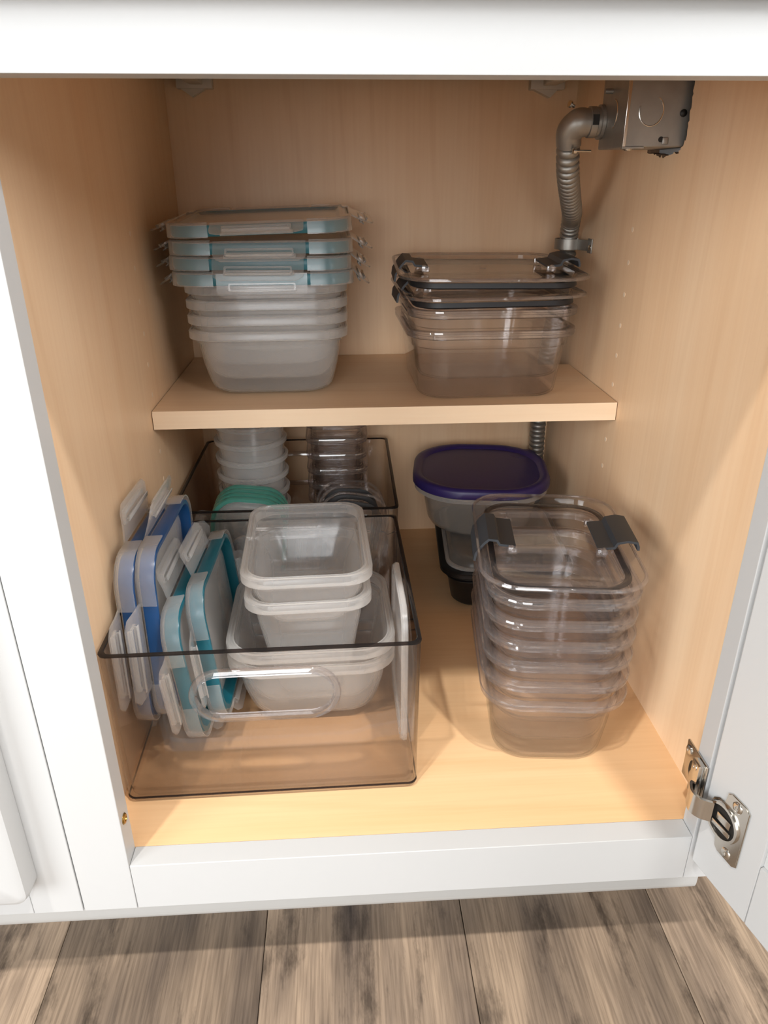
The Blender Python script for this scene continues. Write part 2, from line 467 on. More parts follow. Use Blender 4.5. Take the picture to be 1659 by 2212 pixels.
# local: x along the door away from the hinge, y>0 = inner face side is at y=0, thickness to +y (right / outside)
DW, DZ0, DZ1, DTk = .482, -.0205, .556, .019
bm = bmesh.new(); bevel_box(bm, 0, .060, 0, DTk, DZ0, DZ1, .0012, 2)
door = door_tf(finish(bm, 'door', 'white_paint', None, 20))
def dpart(name, *a, bev=.001):
    o = box(name, 'white_paint', *a, bev=bev); o.parent = door; return o
dpart('door_stile', DW-.060, DW, 0, DTk, DZ0, DZ1)
dpart('door_rail', .0602, DW-.0602, 0, DTk, DZ0, DZ0+.06)
dpart('door_rail', .0602, DW-.0602, 0, DTk, DZ1-.06, DZ1)
dpart('door_panel', .0602, DW-.0602, .003, .012, DZ0+.0602, DZ1-.0602, bev=0)
# hinge cup on the door (local door space; face at y=0, toward -y)
def hinge_cup(zc):
    bm = bmesh.new()
    # ear plate with two lobes
    pl = [(.017, zc-.030), (.029, zc-.030), (.032, zc-.027), (.032, zc+.027), (.029, zc+.030), (.018, zc+.030), (.015, zc+.027), (.015, zc+.017), (.010, zc+.0165), (.006, zc+.012), (.0045, zc+.005), (.0045, zc-.005), (.006, zc-.012), (.010, zc-.0165), (.014, zc-.017), (.014, zc-.027)]
    loft(bm, [[(x*1.32, y, z) for x, z in pl] for y in (-.0002, -.0016)])
    bmesh.ops.bevel(bm, geom=[e for e in bm.edges if all(abs(v.co.y+.0016) < 1e-6 for v in e.verts)], offset=.0006, segments=2, affect='EDGES')
    o = finish(bm, 'hinge_cup', 'nickel', door)
    # raised cup rim around a dark pocket
    bm = bmesh.new()
    pth = [(.0215+.0150*math.cos(t), -.0018, zc+.0150*math.sin(t)) for t in [2*math.pi*i/28 for i in range(28)]]
    path = pth; loops = []
    for i in range(28):
        t = 2*math.pi*i/28; d = Vector((math.cos(t), 0, math.sin(t)*1.1)); p = Vector(pth[i])
        loops.append([p+d*.0014, p+d*.0010+Vector((0, -.0018, 0)), p-d*.0010+Vector((0, -.0018, 0)), p-d*.0016, p-d*.0014+Vector((0, .0012, 0)), p+d*.0014+Vector((0, .0012, 0))])
    loft(bm, loops, wrap=True)
    finish(bm, 'cup_rim', 'nickel', o)
    bm = bmesh.new(); extrude_poly(bm, [(.0215+.0140*math.cos(t), zc+.0140*math.sin(t)) for t in [2*math.pi*i/24 for i in range(24)]], 'y', -.0022, -.0017)
    finish(bm, 'cup_pocket', 'dark_metal', o)
    bm = bmesh.new(); bevel_box(bm, .013, .032, -.0042, -.0022, zc-.0075, zc-.003, .0008); bevel_box(bm, .016, .030, -.0034, -.0022, zc-.001, zc+.006, .0006)
    finish(bm, 'cup_lever', 'nickel', o)
    for dz in (-.0235, .0235):
        bm = bmesh.new(); lathe(bm, (.0310, -.0012, zc+dz), (0, -1, 0), [(.0046, 0), (.0046, .0008), (.0036, .0016), (.0014, .0016), (.0010, .0006)], 16)
        finish(bm, 'screw', 'nickel', o)
    # curved arm from the cup to the frame
    bm = bmesh.new()
    arm = catmull([(.012, -.0035, 0), (.006, -.010, 0), (-.002, -.012, 0), (-.010, -.008, 0), (-.013, -.003, 0)], 5)
    strip_extrude(bm, [(p.x, p.y) for p in arm], .0022, 'z', zc-.0085, zc+.0105)
    finish(bm, 'hinge_arm', 'nickel', o)
HZ = 0.042
hinge_cup(HZ+.003); hinge_cup(.50)
# frame plate of the hinge, wrapped round the stile's inner edge
def hinge_plate(zc):
    bm = bmesh.new()
    prof = [(-.0006, .012), (-.0006, -.0006)]
    # face on the inner side of the stile (plane x=WO) and lip on the front
    bevel_box(bm, WO-.0022, WO-.0002, -.0010, .033, zc-.019, zc+.017, .0008)
    bevel_box(bm, WO-.0080, WO-.0020, .0005, .0125, zc-.016, zc+.017, .0018)
    o = finish(bm, 'hinge_plate', 'nickel', None); cb(o)
    bm = bmesh.new(); extrude_poly(bm, [(.020+.0035*math.cos(t), zc-.003+.008*math.sin(t)) for t in [2*math.pi*i/20 for i in range(20)]], 'x', WO-.0026, WO-.0021)
    q_ = finish(bm, 'adjuster_slot', 'dark_metal'); q_.parent = o
    for yy, zz in ((.0275, zc+.010), (.0165, zc-.007)):
        bm = bmesh.new(); lathe(bm, (WO-.0022, yy, zz), (-1, 0, 0), [(.0040, 0), (.0040, .0009), (.0030, .0017), (.0012, .0017), (.0009, .0007)], 14)
        q_ = finish(bm, 'screw', 'nickel'); q_.parent = o
    bm = bmesh.new(); lathe(bm, (WO-.0080, .0065, zc+.012), (-1, 0, 0), [(.0030, 0), (.0030, .0005), (.0012, .0008), (.0009, .0002)], 12)
    q_ = finish(bm, 'screw', 'nickel'); q_.parent = o
hinge_plate(.058)

# ---- neighbouring cabinet
nb = empty('kitchen_cabinet', 'white cabinet with a closed rounded-corner door left of the open cabinet', 'cabinet', (-.30, 0, ZF))
def nbp(o):
    o.parent = nb; o.matrix_parent_inverse = Matrix.Translation(-Vector(nb.location)); return o
nbp(box('stile', 'white_paint', CL-.040, CL-.0008, 0, FT, -.048, ZTOP, bev=.0006))
nbp(box('side_panel', 'white_paint', CL-.018, CL-.0008, FT+.0002, .61, -.048, ZTOP))
nbp(box('bottom_rail', 'white_paint', -.52, CL-.0402, .0002, FT, -.048, 0, bev=.0006))
nbp(box('toe_kick', 'white_paint', -.52, CL-.001, .075, .09, ZF, -.048))
nbp(box('top_rail', 'white_paint', -.52, CL-.0402, .0002, FT, ZT, ZTOP, bev=.0006))
bm = bmesh.new()
hx, hz = .215, .290
lo = []
for ins, y in ((.0, -.0005), (0, -.014), (.0015, -.0185), (.006, -.0205), (.05, -.0205), (.055, -.016)):
    lo.append([(x, y, z) for x, z in rrect(hx-ins, hz-ins, max(.001, .011-ins), 6)])
loft(bm, lo)
dn = finish(bm, 'door', 'white_paint', None); dn.location = (-.072-hx, 0, -.014+hz); nbp(dn)

# ---- worktop
ct = box('countertop', 'stone', -.55, CR+.03, -.038, .64, ZTOP+.0005, ZTOP+.031, bev=.004)
tag(ct, 'pale stone countertop over the white cabinets', 'countertop')

# ---- shelf, notched at the back for the conduit
bm = bmesh.new()
extrude_poly(bm, [(XL+.001, YS+.0008), (XR-.001, YS+.0008), (XR-.001, .515), (.437, .515), (.437, YB-.002), (XL+.001, YB-.002)], 'z', ZS-TS, ZS)
sh = finish(bm, 'cabinet_shelf', 'maple_shelf', None, 0)
tag(sh, 'maple shelf across the upper half of the open cabinet', 'shelf')
o = box('edge_band', 'maple_edging_lit', XL+.001, XR-.001, YS, YS+.0008, ZS-TS, ZS); o.parent = sh
for x, s in ((XL, 1), (XR, -1)):
    bm = bmesh.new(); cyl(bm, (x-s*.004, .352, ZS-TS-.0027), (x+s*.009, .352, ZS-TS-.0027), .0026, n=10)
    o = finish(bm, 'shelf_pin', 'nickel'); o.parent = sh

# ------------------------------------------------------------------ electrical box and conduit
jb = empty('junction_box', 'grey metal electrical box set in the ragged hole of the side wall', 'electrical box', (.4525, .305, .52))
def at(parent, o):
    o.parent = parent; o.matrix_parent_inverse = Matrix.Translation(-Vector(parent.location)); return o
BX0, BX1, BY0, BY1, BZ0, BZ1 = .4262, .4875, .2705, .337, .5185, .5845
at(jb, box('body', 'galvanised', BX0, BX1, BY0, BY1, BZ0, BZ1, bev=.0012))
bm = bmesh.new()
pth = [(.4475+.0105*math.cos(t), BY0-.0001, .5460+.0115*math.sin(t)) for t in [R(a) for a in range(-200, 62, 9)]]
tube(bm, pth, .0006, 6)
at(jb, finish(bm, 'knockout_ring', 'nickel'))
bm = bmesh.new(); tube(bm, [(BX0-.0001, .304+.011*math.cos(t), .546+.0115*math.sin(t)) for t in [R(a) for a in range(100, 260, 9)]], .0006, 6)
at(jb, finish(bm, 'knockout_ring', 'nickel'))
at(jb, box('seam_lip', 'galvanised', BX0-.0012, .4445, BY0-.0016, BY0+.002, BZ0-.0012, BZ0+.0004, bev=.0003))
at(jb, box('corner_edge', 'nickel', BX0-.0006, BX0+.0022, BY0-.0008, BY0+.001, BZ0, BZ1, bev=.0004))
at(jb, box('top_lip', 'galvanised', .4262, .470, BY0-.0012, BY0+.002, .5735, .5760, bev=.0003))
at(jb, box('side_tab', 'galvanised', .4655, .4770, BY0-.0008, BY0+.001, .5685, .5745, bev=.0003))
bm = bmesh.new(); cyl(bm, (.4590, BY0-.0003, .5245), (.4590, BY0+.001, .5245), .0023, n=14); at(jb, finish(bm, 'screw_hole', 'dark_metal'))
bm = bmesh.new(); bevel_box(bm, .4600, .4655, BY0-.0012, BY0, .5205, .5262, .0009); at(jb, finish(bm, 'screw_tab', 'galvanised'))
bm = bmesh.new(); lathe(bm, (.4320, .2735, BZ0), (0, 0, -1), [(.0042, 0), (.0042, .0010), (.0030, .0026), (.0008, .0030)], 14); at(jb, finish(bm, 'screw', 'nickel'))
bm = bmesh.new(); lathe(bm, (.4590, BY0, .5785), (0, -1, 0), [(.0035, 0), (.0035, .0010), (.0022, .0022), (.0006, .0024)], 14); at(jb, finish(bm, 'screw', 'nickel'))
bm = bmesh.new(); lathe(bm, (.4755, BY0, .5445), (0, -1, 0), [(.0030, 0), (.0030, .0010), (.0018, .0022), (.0006, .0024)], 14); at(jb, finish(bm, 'screw', 'dark_metal'))
bm = bmesh.new(); cyl(bm, (BX0, .312, .5645), (BX0-.007, .312, .5645), .0022, n=10); at(jb, finish(bm, 'threaded_stud', 'galvanised'))

cd = empty('flexible_conduit', 'spiral steel conduit curving down the back corner from the electrical box', 'conduit', (.455, .55, 0))
pts = [(.4000, .3440, .5290), (.4025, .352, .5140), (.4105, .372, .4960), (.4260, .410, .4760), (.4405, .447, .4600), (.4560, .4980, .4500), (.4610, .5180, .4310), (.4612, .5200, .4150), (.4610, .5220, .3900), (.4575, .5350, .33), (.4570, .5600, .25), (.4590, .5740, .1700), (.4610, .5780, .1300), (.4620, .5790, .05), (.4620, .5790, .0005)]
path = catmull(pts, 60)
# resample evenly
acc = [0]
for a, b in zip(path, path[1:]): acc.append(acc[-1]+(b-a).length)
tot = acc[-1]; PITCHC = .0076; nst = int(tot/PITCHC*8); rs = []; j = 0
for i in range(nst+1):
    s = tot*i/nst
    while j < len(acc)-2 and acc[j+1] < s: j += 1
    t = (s-acc[j])/max(1e-9, acc[j+1]-acc[j]); rs.append(path[j].lerp(path[j+1], t))
bm = bmesh.new(); tube(bm, rs, lambda i: .0084+.0030*math.sqrt(abs(math.sin(math.pi*i/8))), 16)
at(cd, finish(bm, 'coil', 'galvanised', None, 35))
# elbow fitting
EY, EZ = .336, .5415
bm = bmesh.new()
lathe(bm, (BX0-.0003, EY-.003, EZ), (-1, 0, 0), [(.0145, 0), (.0145, .003), (.0125, .0035), (.0125, .0060), (.0132, .0065), (.0132, .0125), (.0118, .0130), (.0118, .0165)], 24)
ring = at(cd, finish(bm, 'box_connector', 'galvanised'))
o = box('connector_slot', 'dark_metal', BX0-.0125, BX0-.0070, EY-.0170, EY-.0155, EZ-.003, EZ+.0055); o.parent = cd; o.matrix_parent_inverse = Matrix.Translation(-Vector(cd.location))
bm = bmesh.new()
el = catmull([(BX0-.015, EY-.003, EZ), (.4040, EY-.002, EZ-.0010), (.3985, .3395, .5340), (.4003, .3450, .5230)], 8)
tube(bm, el, lambda i: .0128-.0012*abs(i-8)/16, 18)
at(cd, finish(bm, 'elbow', 'galvanised'))
bm = bmesh.new(); lathe(bm, (.3990, .334, .5545), (-.8, -.3, .3), [(.0016, 0), (.0016, .004), (.003, .004), (.003, .006), (.001, .0065)], 12); at(cd, finish(bm, 'screw', 'nickel'))
bm = bmesh.new(); cyl(bm, (.4005, .3300, .5175), (.4190, .3350, .5175), .0011, n=8); lathe(bm, (.4005, .3300, .5175), (-1, -.1, 0), [(.0028, -.003), (.0028, 0), (.001, .0006)], 12); at(cd, finish(bm, 'clamp_screw', 'nickel'))
# strap screwed to the side wall
st = empty('conduit_strap', 'steel strap holding the spiral conduit to the side wall', 'strap', (XR, .52, .43))
p0 = Vector((.4611, .5195, .4210)); bm = bmesh.new()
sec = [(XR-.0008, .5080-.0190)] + [(p0.x+.0155*math.cos(R(a)), p0.y+.0155*math.sin(R(a))) for a in range(-60, -301, -15)] + [(XR-.0008, .5300)]
strip_extrude(bm, sec, .0012, 'z', .4150, .4270)
at(st, finish(bm, 'band', 'galvanised'))
bm = bmesh.new(); bevel_box(bm, XR-.0016, XR-.0002, .4750, .4900, .4130, .4290, .0005); at(st, finish(bm, 'tab', 'galvanised'))
bm = bmesh.new(); lathe(bm, (XR-.0016, .4800, .4195), (-1, 0, 0), [(.0032, 0), (.0032, .0010), (.0016, .0022)], 12); at(st, finish(bm, 'screw', 'nickel'))

# ------------------------------------------------------------------ builders of the food containers
def frosted_tub(a, b, h, rad=.034, taper=.016, th=.0013, name='food_container'):
    """cloudy tub: rounded foot, shoulder step under the rim, flanged rim. Returns Empty with body and rim."""
    t = empty(name)
    oz = [(taper+.020, 0), (taper+.012, .0012), (taper+.006, .0045), (taper+.0025, .0095), (taper, .018), (taper*.76, h*.45), (.0098, h-.0260), (.0088, h-.0152), (.0062, h-.0142), (.0055, h-.0095)]
    inn = [(.0055+th, h-.0095), (.0062+th, h-.0142), (.0088+th, h-.0152), (.0098+th, h-.0260), (taper*.76+th, h*.45), (taper+th, .018), (taper+.0025+th, .0095+th*.6), (taper+.006+th*.8, .0045+th*.9), (taper+.012+th*.5, .0012+th), (taper+.020, th)]
    plate('body', 'frosted', a, b, rad, oz+inn, t, n=7)
    rim = [(.0055, h-.0098), (.0012, h-.0098), (0, h-.0088), (0, h-.0012), (.0010, h), (.0030, h), (.0036, h-.0012), (.0052, h-.0012), (.0058, h), (.0070, h-.0004), (.0070, h-.0095)]
    plate('rim', 'frosted_rim', a, b, rad, rim, t, n=7, wrap=True)
    return t
def clear_tub(a, b, h, rad=.036, taper=.0145, th=.0014, name='clear_container', mat='clear', rmat='clear_rim'):
    t = empty(name)
    oz = [(taper+.0075, 0), (taper+.003, .0008), (taper+.0008, .0030), (taper, .0065), (taper*.75, h*.5), (.0094, h-.0200), (.0066, h-.0185), (.0060, h-.0060)]
    inn = [(.0060+th, h-.0060), (.0066+th, h-.0185), (.0094+th, h-.0200), (taper*.75+th, h*.5), (taper+th, .0072), (taper+.0012+th, .0040), (taper+.0035+th*.5, .0024), (taper+.0075, .0020)]
    plate('body', mat, a, b, rad, oz+inn, t, n=8)
    rim = [(.0058, h-.0085), (.0020, h-.0085), (.0006, h-.0075), (.0004, h-.0050), (.0014, h-.0040), (.0014, h-.0028), (0, h-.0020), (.0004, h-.0004), (.0016, h), (.0068, h), (.0078, h-.0010), (.0078, h-.0080)]
    plate('rim', rmat, a, b, rad, rim, t, n=8, wrap=True)
    return t
def latch_flap(width, length, th=.0016):
    """flap in local space: hinge along x at origin, flap runs to -z (closed). y outward"""
    bm = bmesh.new()
    hw = width/2; pts = []
    # outline in (x,z): rounded lower corners
    rad = .008
    out = [(-hw, 0)] + [(-hw+rad-rad*math.cos(R(a)), -length+rad-rad*math.sin(R(a))) for a in range(0, 91, 22)] + [(hw-rad+rad*math.cos(R(a)), -length+rad-rad*math.sin(R(a))) for a in range(90, -1, -22)] + [(hw, 0)]
    def bend(z): return .0035*(z/length)**2
    # rows for a curved flap
    rows = 6
    grid = []
    for k in range(rows+1):
        z = -length*k/rows
        dz = z+length
        w_ = hw if dz >= rad else hw-rad+math.sqrt(max(0, rad*rad-(rad-dz)**2))
        grid.append((w_, z))
    loops = []
    for w_, z in grid:
        y = bend(-z)
        loops.append([(-w_, y, z), (w_, y, z), (w_, y+th, z), (-w_, y+th, z)])
    loft(bm, loops)
    fl_ = finish(bm, 'latch', 'latch_plastic', None, 50)
    bm = bmesh.new()
    z0 = -length*.56; gw, gh_ = width*.37, length*.17
    y0 = .0035*.56*.56*length/length + .0016
    lo_ = []
    for ins, y in ((0, y0-.0008), (0, y0+.0010), (.0016, y0+.0010), (.0016, y0-.0008)):
        lo_.append([(x, y, z0+z) for x, z in rrect(gw-ins, gh_-ins, .0016, 3)])
    loft(bm, lo_, wrap=True)
    bevel_box(bm, -gw*.96, gw*.96, y0-.0006, y0+.0030, z0-gh_*1.2, z0-gh_*.75, .0006)
    bevel_box(bm, -gw, gw, -.0022, y0-.0010, z0-.0014, z0+.0010, .0006)
    bevel_box(bm, -gw*1.05, gw*1.05, -.0022, -.0010, z0-.0040, z0+.0010, .0005)
    g = finish(bm, 'grip', 'frosted_rim', fl_, 50)
    return fl_
def snap_lid(a, b, seal, angles=(20, 20, 20, 20), name='snap_lid', rad=.026, hb=.0150, flap=.024, sflap=None, fw=.5, guard=.017, guards=True):
    """four-latch lid, centre origin, top plane z=0. a,b half sizes. angles: latch swing for -y,+x,+y,-x sides (0 closed, 90 straight out)"""
    t = empty(name)
    th = .0016
    top = [(.0022, -.0010), (.0030, 0), (.0100, 0), (.0125, -.0030), (.0150, -.0036), (.03, -.0036)]
    bot = [(.03, -.0036-th), (.0150, -.0036-th), (.0120, -.0032-th), (.0095, -th), (.0022, -.0010-th)]
    plate('panel', 'lid_panel', a, b, rad, bot+top, t, n=7)
    plate('seal', seal, a, b, rad, [(.0020, -.0012), (.0012, -.0030), (.0012, -hb+.003), (.0020, -hb), (.0052, -hb), (.0060, -hb+.002), (.0060, -.0030), (.0048, -.0012)], t, n=7, wrap=True)
    # translucent corner guards
    for cx, cyy, a0 in ((a-rad, b-rad, 0), (-a+rad, b-rad, 90), (-a+rad, -b+rad, 180), (a-rad, -b+rad, 270)) if guards else ():
        bm = bmesh.new(); loops = []
        st_ = []
        d0 = Vector((math.sin(R(a0)), -math.cos(R(a0)))); d1 = Vector((-math.sin(R(a0+90)), math.cos(R(a0+90))))
        for k in range(-3, 12):
            if k < 0:
                ang = R(a0); base = Vector((cx, cyy))+d0*guard*(-k)/3
            elif k > 8:
                ang = R(a0+90); base = Vector((cx, cyy))+d1*guard*(k-8)/3
            else:
                ang = R(a0+90*k/8); base = Vector((cx, cyy))
            nn = Vector((math.cos(ang), math.sin(ang)))
            sec = [(-.0062, .0004), (-.0062, .0016), (.0008, .0016), (.0020, .0006), (.0026, -hb-.0005), (.0014, -hb-.0005), (.0008, -.0004), (-.0004, .0004)]
            loops.append([(base.x+nn.x*(rad+o_), base.y+nn.y*(rad+o_), z) for o_, z in sec])
        loft(bm, loops)
        finish(bm, 'corner_guard', 'guard_plastic', t, 50)
    for i, (px, py, rz, side) in enumerate(((0, -b, math.pi, a), (a, 0, math.pi/2*3, b), (0, b, 0, a), (-a, 0, math.pi/2, b))):
        if angles[i] is None: continue
        fl_ = latch_flap(2*side*fw, (sflap or flap) if i in (1, 3) else flap)
        fl_.parent = t
        fl_.location = (px, py, .0002)
        fl_.rotation_euler = (R(angles[i]), 0, rz)
    return t
def latch_clip(length, mat='gasket', opened=False):
    """dark folding clip: profile in xz (x outward), extruded along y"""
    pts = [(-.0230, .0008), (-.0085, .0022), (-.0060, .0062), (.0015, .0070), (.0060, .0025), (.0125, -.0075), (.0135, -.0150)]
    if opened:
        pts = [(-.0230, .0006), (-.0085, .0022), (-.0060, .0070), (.0030, .0090), (.0110, .0078), (.0125, .0040), (.0128, .0005)]
    bm = bmesh.new(); strip_extrude(bm, pts, .0022, 'y', -length/2, length/2)
    bmesh.ops.recalc_face_normals(bm, faces=bm.faces)
    return finish(bm, 'latch', mat, None, 35)
def clear_lid(a, b, rad=.036, name='clip_lid', latch=(0, 1), llen=.052, gasket='grey_gasket', lmat='gasket', inset=.013, mat='clear', rmat='clear_rim', gh=.0100):
    """clear lid with a sunken panel, gasket ring and two side clips at +-x. Top plane z=0"""
    t = empty(name)
    th = .0016
    top = [(0, -.0022), (.0006, -.0008), (.0020, 0), (.0100, 0), (.0112, .0008), (.0128, .0008), (.0140, -.0040), (.0165, -.0050), (.04, -.0050)]
    bot = [(.04, -.0050-th), (.0160, -.0050-th), (.0125, -.0040-th), (.0118, -th), (.0020, -th), (0, -.0030)]
    plate('panel', mat, a, b, rad, bot+top, t, n=8)
    plate('gasket', gasket, a-inset, b-inset, rad-.008, [(-.0012, -.0062), (-.0018, -gh+.0015), (0, -gh), (.0030, -gh), (.0034, -.0068)], t, n=8, wrap=True)
    plate('flange', rmat, a, b, rad, [(-.0003, -.0030), (-.0008, -.0018), (-.0002, -.0004), (.0016, .0003), (.0022, -.0006), (.0016, -.0030)], t, n=8, wrap=True)
    for i, s in enumerate((-1, 1)):
        if latch[i] is None: continue
        l = latch_clip(llen, lmat, bool(latch[i])); l.parent = t
        l.location = (s*(a-.0115), 0, .0006); l.rotation_euler = (0, 0, 0 if s > 0 else math.pi)
        for sy_ in (-1, 1):
            bm = bmesh.new()
            cyl(bm, (-.0185, sy_*(llen/2+.0005), -.0005), (-.0185, sy_*(llen/2+.0045), -.0005), .0036, n=14)
            bevel_box(bm, -.0245, -.0155, sy_*(llen/2+.0025)-.0022, sy_*(llen/2+.0025)+.0022, -.0046, .0022, .0008)
            finish(bm, 'hinge_lug', rmat, l)
    bm = bmesh.new(); tube(bm, [(.0035*math.cos(x), .004+.0035*math.sin(x), -.0050) for x in [2*math.pi*i/16 for i in range(17)]], .0005, 6)
    finish(bm, 'vent_ring', rmat, t)
    return t
def disc(prof):
    """outer-to-centre-to-outer profile -> centre-to-outer-to-centre"""
    k = max(range(len(prof)), key=lambda i: prof[i][0])
    return prof[k+1:]+prof[:k+1]
def put(o, loc, rot=(0, 0, 0), label=None, cat=None, group=None):
    o.location = loc; o.rotation_euler = rot
    if label: tag(o, label, cat, group)
    return o
def stack(proto, n, base, dz, yaw, labels, cat, group=None, lean=(0, 0), jit=.0004):
    for k in range(n):
        o = proto if k == 0 else copy_tree(proto)
        put(o, (base[0]+lean[0]*k+random.uniform(-jit, jit)*(k > 0), base[1]+lean[1]*k, base[2]+dz*k), (0, 0, yaw+random.uniform(-.002, .002)*(k > 0)), labels[k], cat, group)

# ---- upper shelf, cloudy stack with four-latch lids
tubA = frosted_tub(.0870, .0870, .0735)
stack(tubA, 4, (.0992, .4570, ZS+.0004), .0160, R(.5),
      ['cloudy square tub at the bottom of the stack topped with teal-edged lids',
       'second cloudy square tub from the shelf, under the teal-edged lids',
       'third cloudy square tub from the shelf, under the teal-edged lids',
       'topmost cloudy square tub, closed by a teal-edged lid, on the shelf'], 'food container', 'nested cloudy tubs on the shelf')
LA = .0925
lid = snap_lid(LA, LA, 'teal_seal', (6, 40, 10, 44), sflap=.027, hb=.0118)
put(lid, (.0982, .4575, .4068), (0, 0, R(1)), 'teal-edged four-latch lid snapped on the shelf stack, lowest of four', 'container lid', 'teal-edged lids on the shelf stack')
for z, rot, ang, lab in ((.4222, (R(.25), R(.2), R(-.6)), (22, 47, 20, 50), 'second teal-edged four-latch lid from the bottom of the shelf stack'),
                         (.4378, (R(.35), R(-.2), R(.9)), (36, 54, 30, 56), 'third teal-edged four-latch lid from the bottom of the shelf stack'),
                         (.4592, (R(2.4), R(-1.7), R(.2)), (62, 60, 40, 62), 'tilted teal-edged four-latch lid on top of the shelf stack')):
    l2 = snap_lid(LA, LA, 'teal_seal', ang, sflap=.027, hb=.0118)
    put(l2, (.0982, .4575, z), rot, lab, 'container lid', 'teal-edged lids on the shelf stack')

# ---- upper shelf, clear tubs and dark-clip lids
tubB = clear_tub(.0930, .1000, .0755, rad=.036)
stack(tubB, 2, (.3410, .4440, ZS+.0004), .0215, R(1.2),
      ['clear square tub standing on the shelf, lower of two', 'clear square tub nested inside the lower one under the dark-clip lids'], 'food container', 'clear tubs on the shelf')
lb = clear_lid(.0985, .1030, gasket='seal_dark', latch=(0, None), llen=.06, gh=.0125)
put(lb, (.3425, .4450, .3842), (R(.5), R(-.5), R(1)), 'clear lid with dark gasket resting on the shelf tubs, under another lid', 'container lid', 'clear lids on the shelf tubs')
lb2 = clear_lid(.1010, .1050, gasket='seal_dark', latch=(0, 1), llen=.06, gh=.0125)
put(lb2, (.3440, .4480, .4052), (R(2.0), R(.3), R(-1.2)), 'clear lid with dark folding clips tilted on top of the shelf tubs', 'container lid', 'clear lids on the shelf tubs')

# ---- lower right: six nested clear tubs and a lid
tubC = clear_tub(.0668, .0950, .0745, rad=.036, th=.0011)
labC = ['clear rectangular tub standing on the cabinet floor, lowest of six nested'] + ['%s clear rectangular tub from the bottom of the six nested on the floor' % w for w in ('second', 'third', 'fourth', 'fifth')] + ['topmost of six nested clear rectangular tubs, closed by a dark-clip lid']
stack(tubC, 6, (.3700, .1735, .0004), .0208, R(-5.5), labC, 'food container', 'nested clear tubs on the cabinet floor', lean=(-.0001, .0002))
lc = clear_lid(.0715, .0985, rad=.036, latch=(0, 1), llen=.056, gh=.0080)
put(lc, (.3725, .1860, .1880), (R(.4), R(.3), R(-7)), 'clear lid with two dark grey clips on the floor stack', 'container lid')

# ---- purple-lidded tub on a black tray
bt = empty('black_tray', 'black rectangular meal tray under the purple-lidded tub', 'tray', (.3830, .4460, .0003), (0, 0, R(-4)))
a, b, h, rad, tp = .0830, .1040, .0560, .030, .016
oz = [(tp+.012, 0), (tp+.004, .0015), (tp, .006), (.0080, h-.006), (.0010, h-.006), (0, h-.005), (0, h-.001), (.001, h)]
inn = [(.0085, h), (.0092, h-.002), (tp+.0012, .0065), (tp+.005, .0028), (tp+.012, .0015)]
plate('body', 'black_plastic', a, b, rad, oz+inn, bt, n=7); a -= .0075; b -= .0075
for o_ in (h-.012, h-.016):
    plate('rib', 'black_plastic', a-.0011, b-.0011, rad-.003, [(0, o_), (-.0010, o_+.0008), (-.0010, o_+.0018), (.0002, o_+.0024)], bt, n=7, wrap=True)
tl = empty('tray_lid', 'cloudy clear lid on the black tray under the purple-lidded tub', 'container lid', (.3830, .4460, .0569), (0, 0, R(-4)))
plate('panel', 'cloudy_clear', a-.001, b-.001, rad, disc([(0, 0), (0, .0030), (.0040, .0048), (.0060, .0090), (.0090, .0120), (.0150, .0128), (.0200, .0105), (.04, .0105), (.04, .0092), (.0210, .0092), (.0150, .0112), (.0100, .0108), (.0075, .0085), (.0055, .0040), (.0045, 0)]), tl, n=7)
plate('rim', 'frosted_rim', a, b, rad, [(0, .0002), (-.0004, .0022), (.0006, .0034), (.0040, .0034), (.0040, .0002)], tl, n=7, wrap=True)
pt = empty('food_container', 'cloudy round-cornered square tub under the purple lid', 'food container', (.3600, .4820, .0698), (0, 0, R(-8)))
a, h, rad = .0860, .0670, .064
oz = [(.034, 0), (.026, .0012), (.020, .0050), (.0165, .0120), (.0090, h-.010), (.0030, h-.008), (.0015, h-.007), (.0010, h-.001), (.002, h)]
inn = [(.005, h), (.0065, h-.006), (.0105, h-.010), (.0180, .0125), (.0215, .0062), (.027, .0026), (.034, .0014)]
plate('body', 'cloudy_clear', a, a, rad, oz+inn, pt, n=10)
plate('rim', 'frosted_rim', a, a, rad, [(.0060, h-.0100), (-.0006, h-.0100), (-.0010, h-.0040), (.0005, h-.0030), (.0065, h-.0034)], pt, n=10, wrap=True)
pl_ = empty('purple_lid', 'dark purple plastic lid on the round-cornered tub', 'container lid', (.3600, .4820, .1336), (0, 0, R(-8)))
plate('panel', 'purple_plastic', .0890, .0890, .066, disc([(.0010, 0), (0, .0012), (0, .0085), (.0016, .0115), (.0040, .0128), (.0075, .0128), (.0110, .0106), (.0125, .0086), (.0600, .0086), (.0600, .0070), (.0115, .0070), (.0085, .0100), (.0045, .0108), (.0022, .0096), (.0018, .0080), (.0018, 0)]), pl_, n=10)
bm = bmesh.new(); lo = []
for z in (.0070, .0088): lo.append([(.062+x, .062+y, z) for x, y in rrect(.018, .018, .014, 5)])
loft(bm, lo); o = finish(bm, 'pull_tab', 'purple_plastic', pl_)

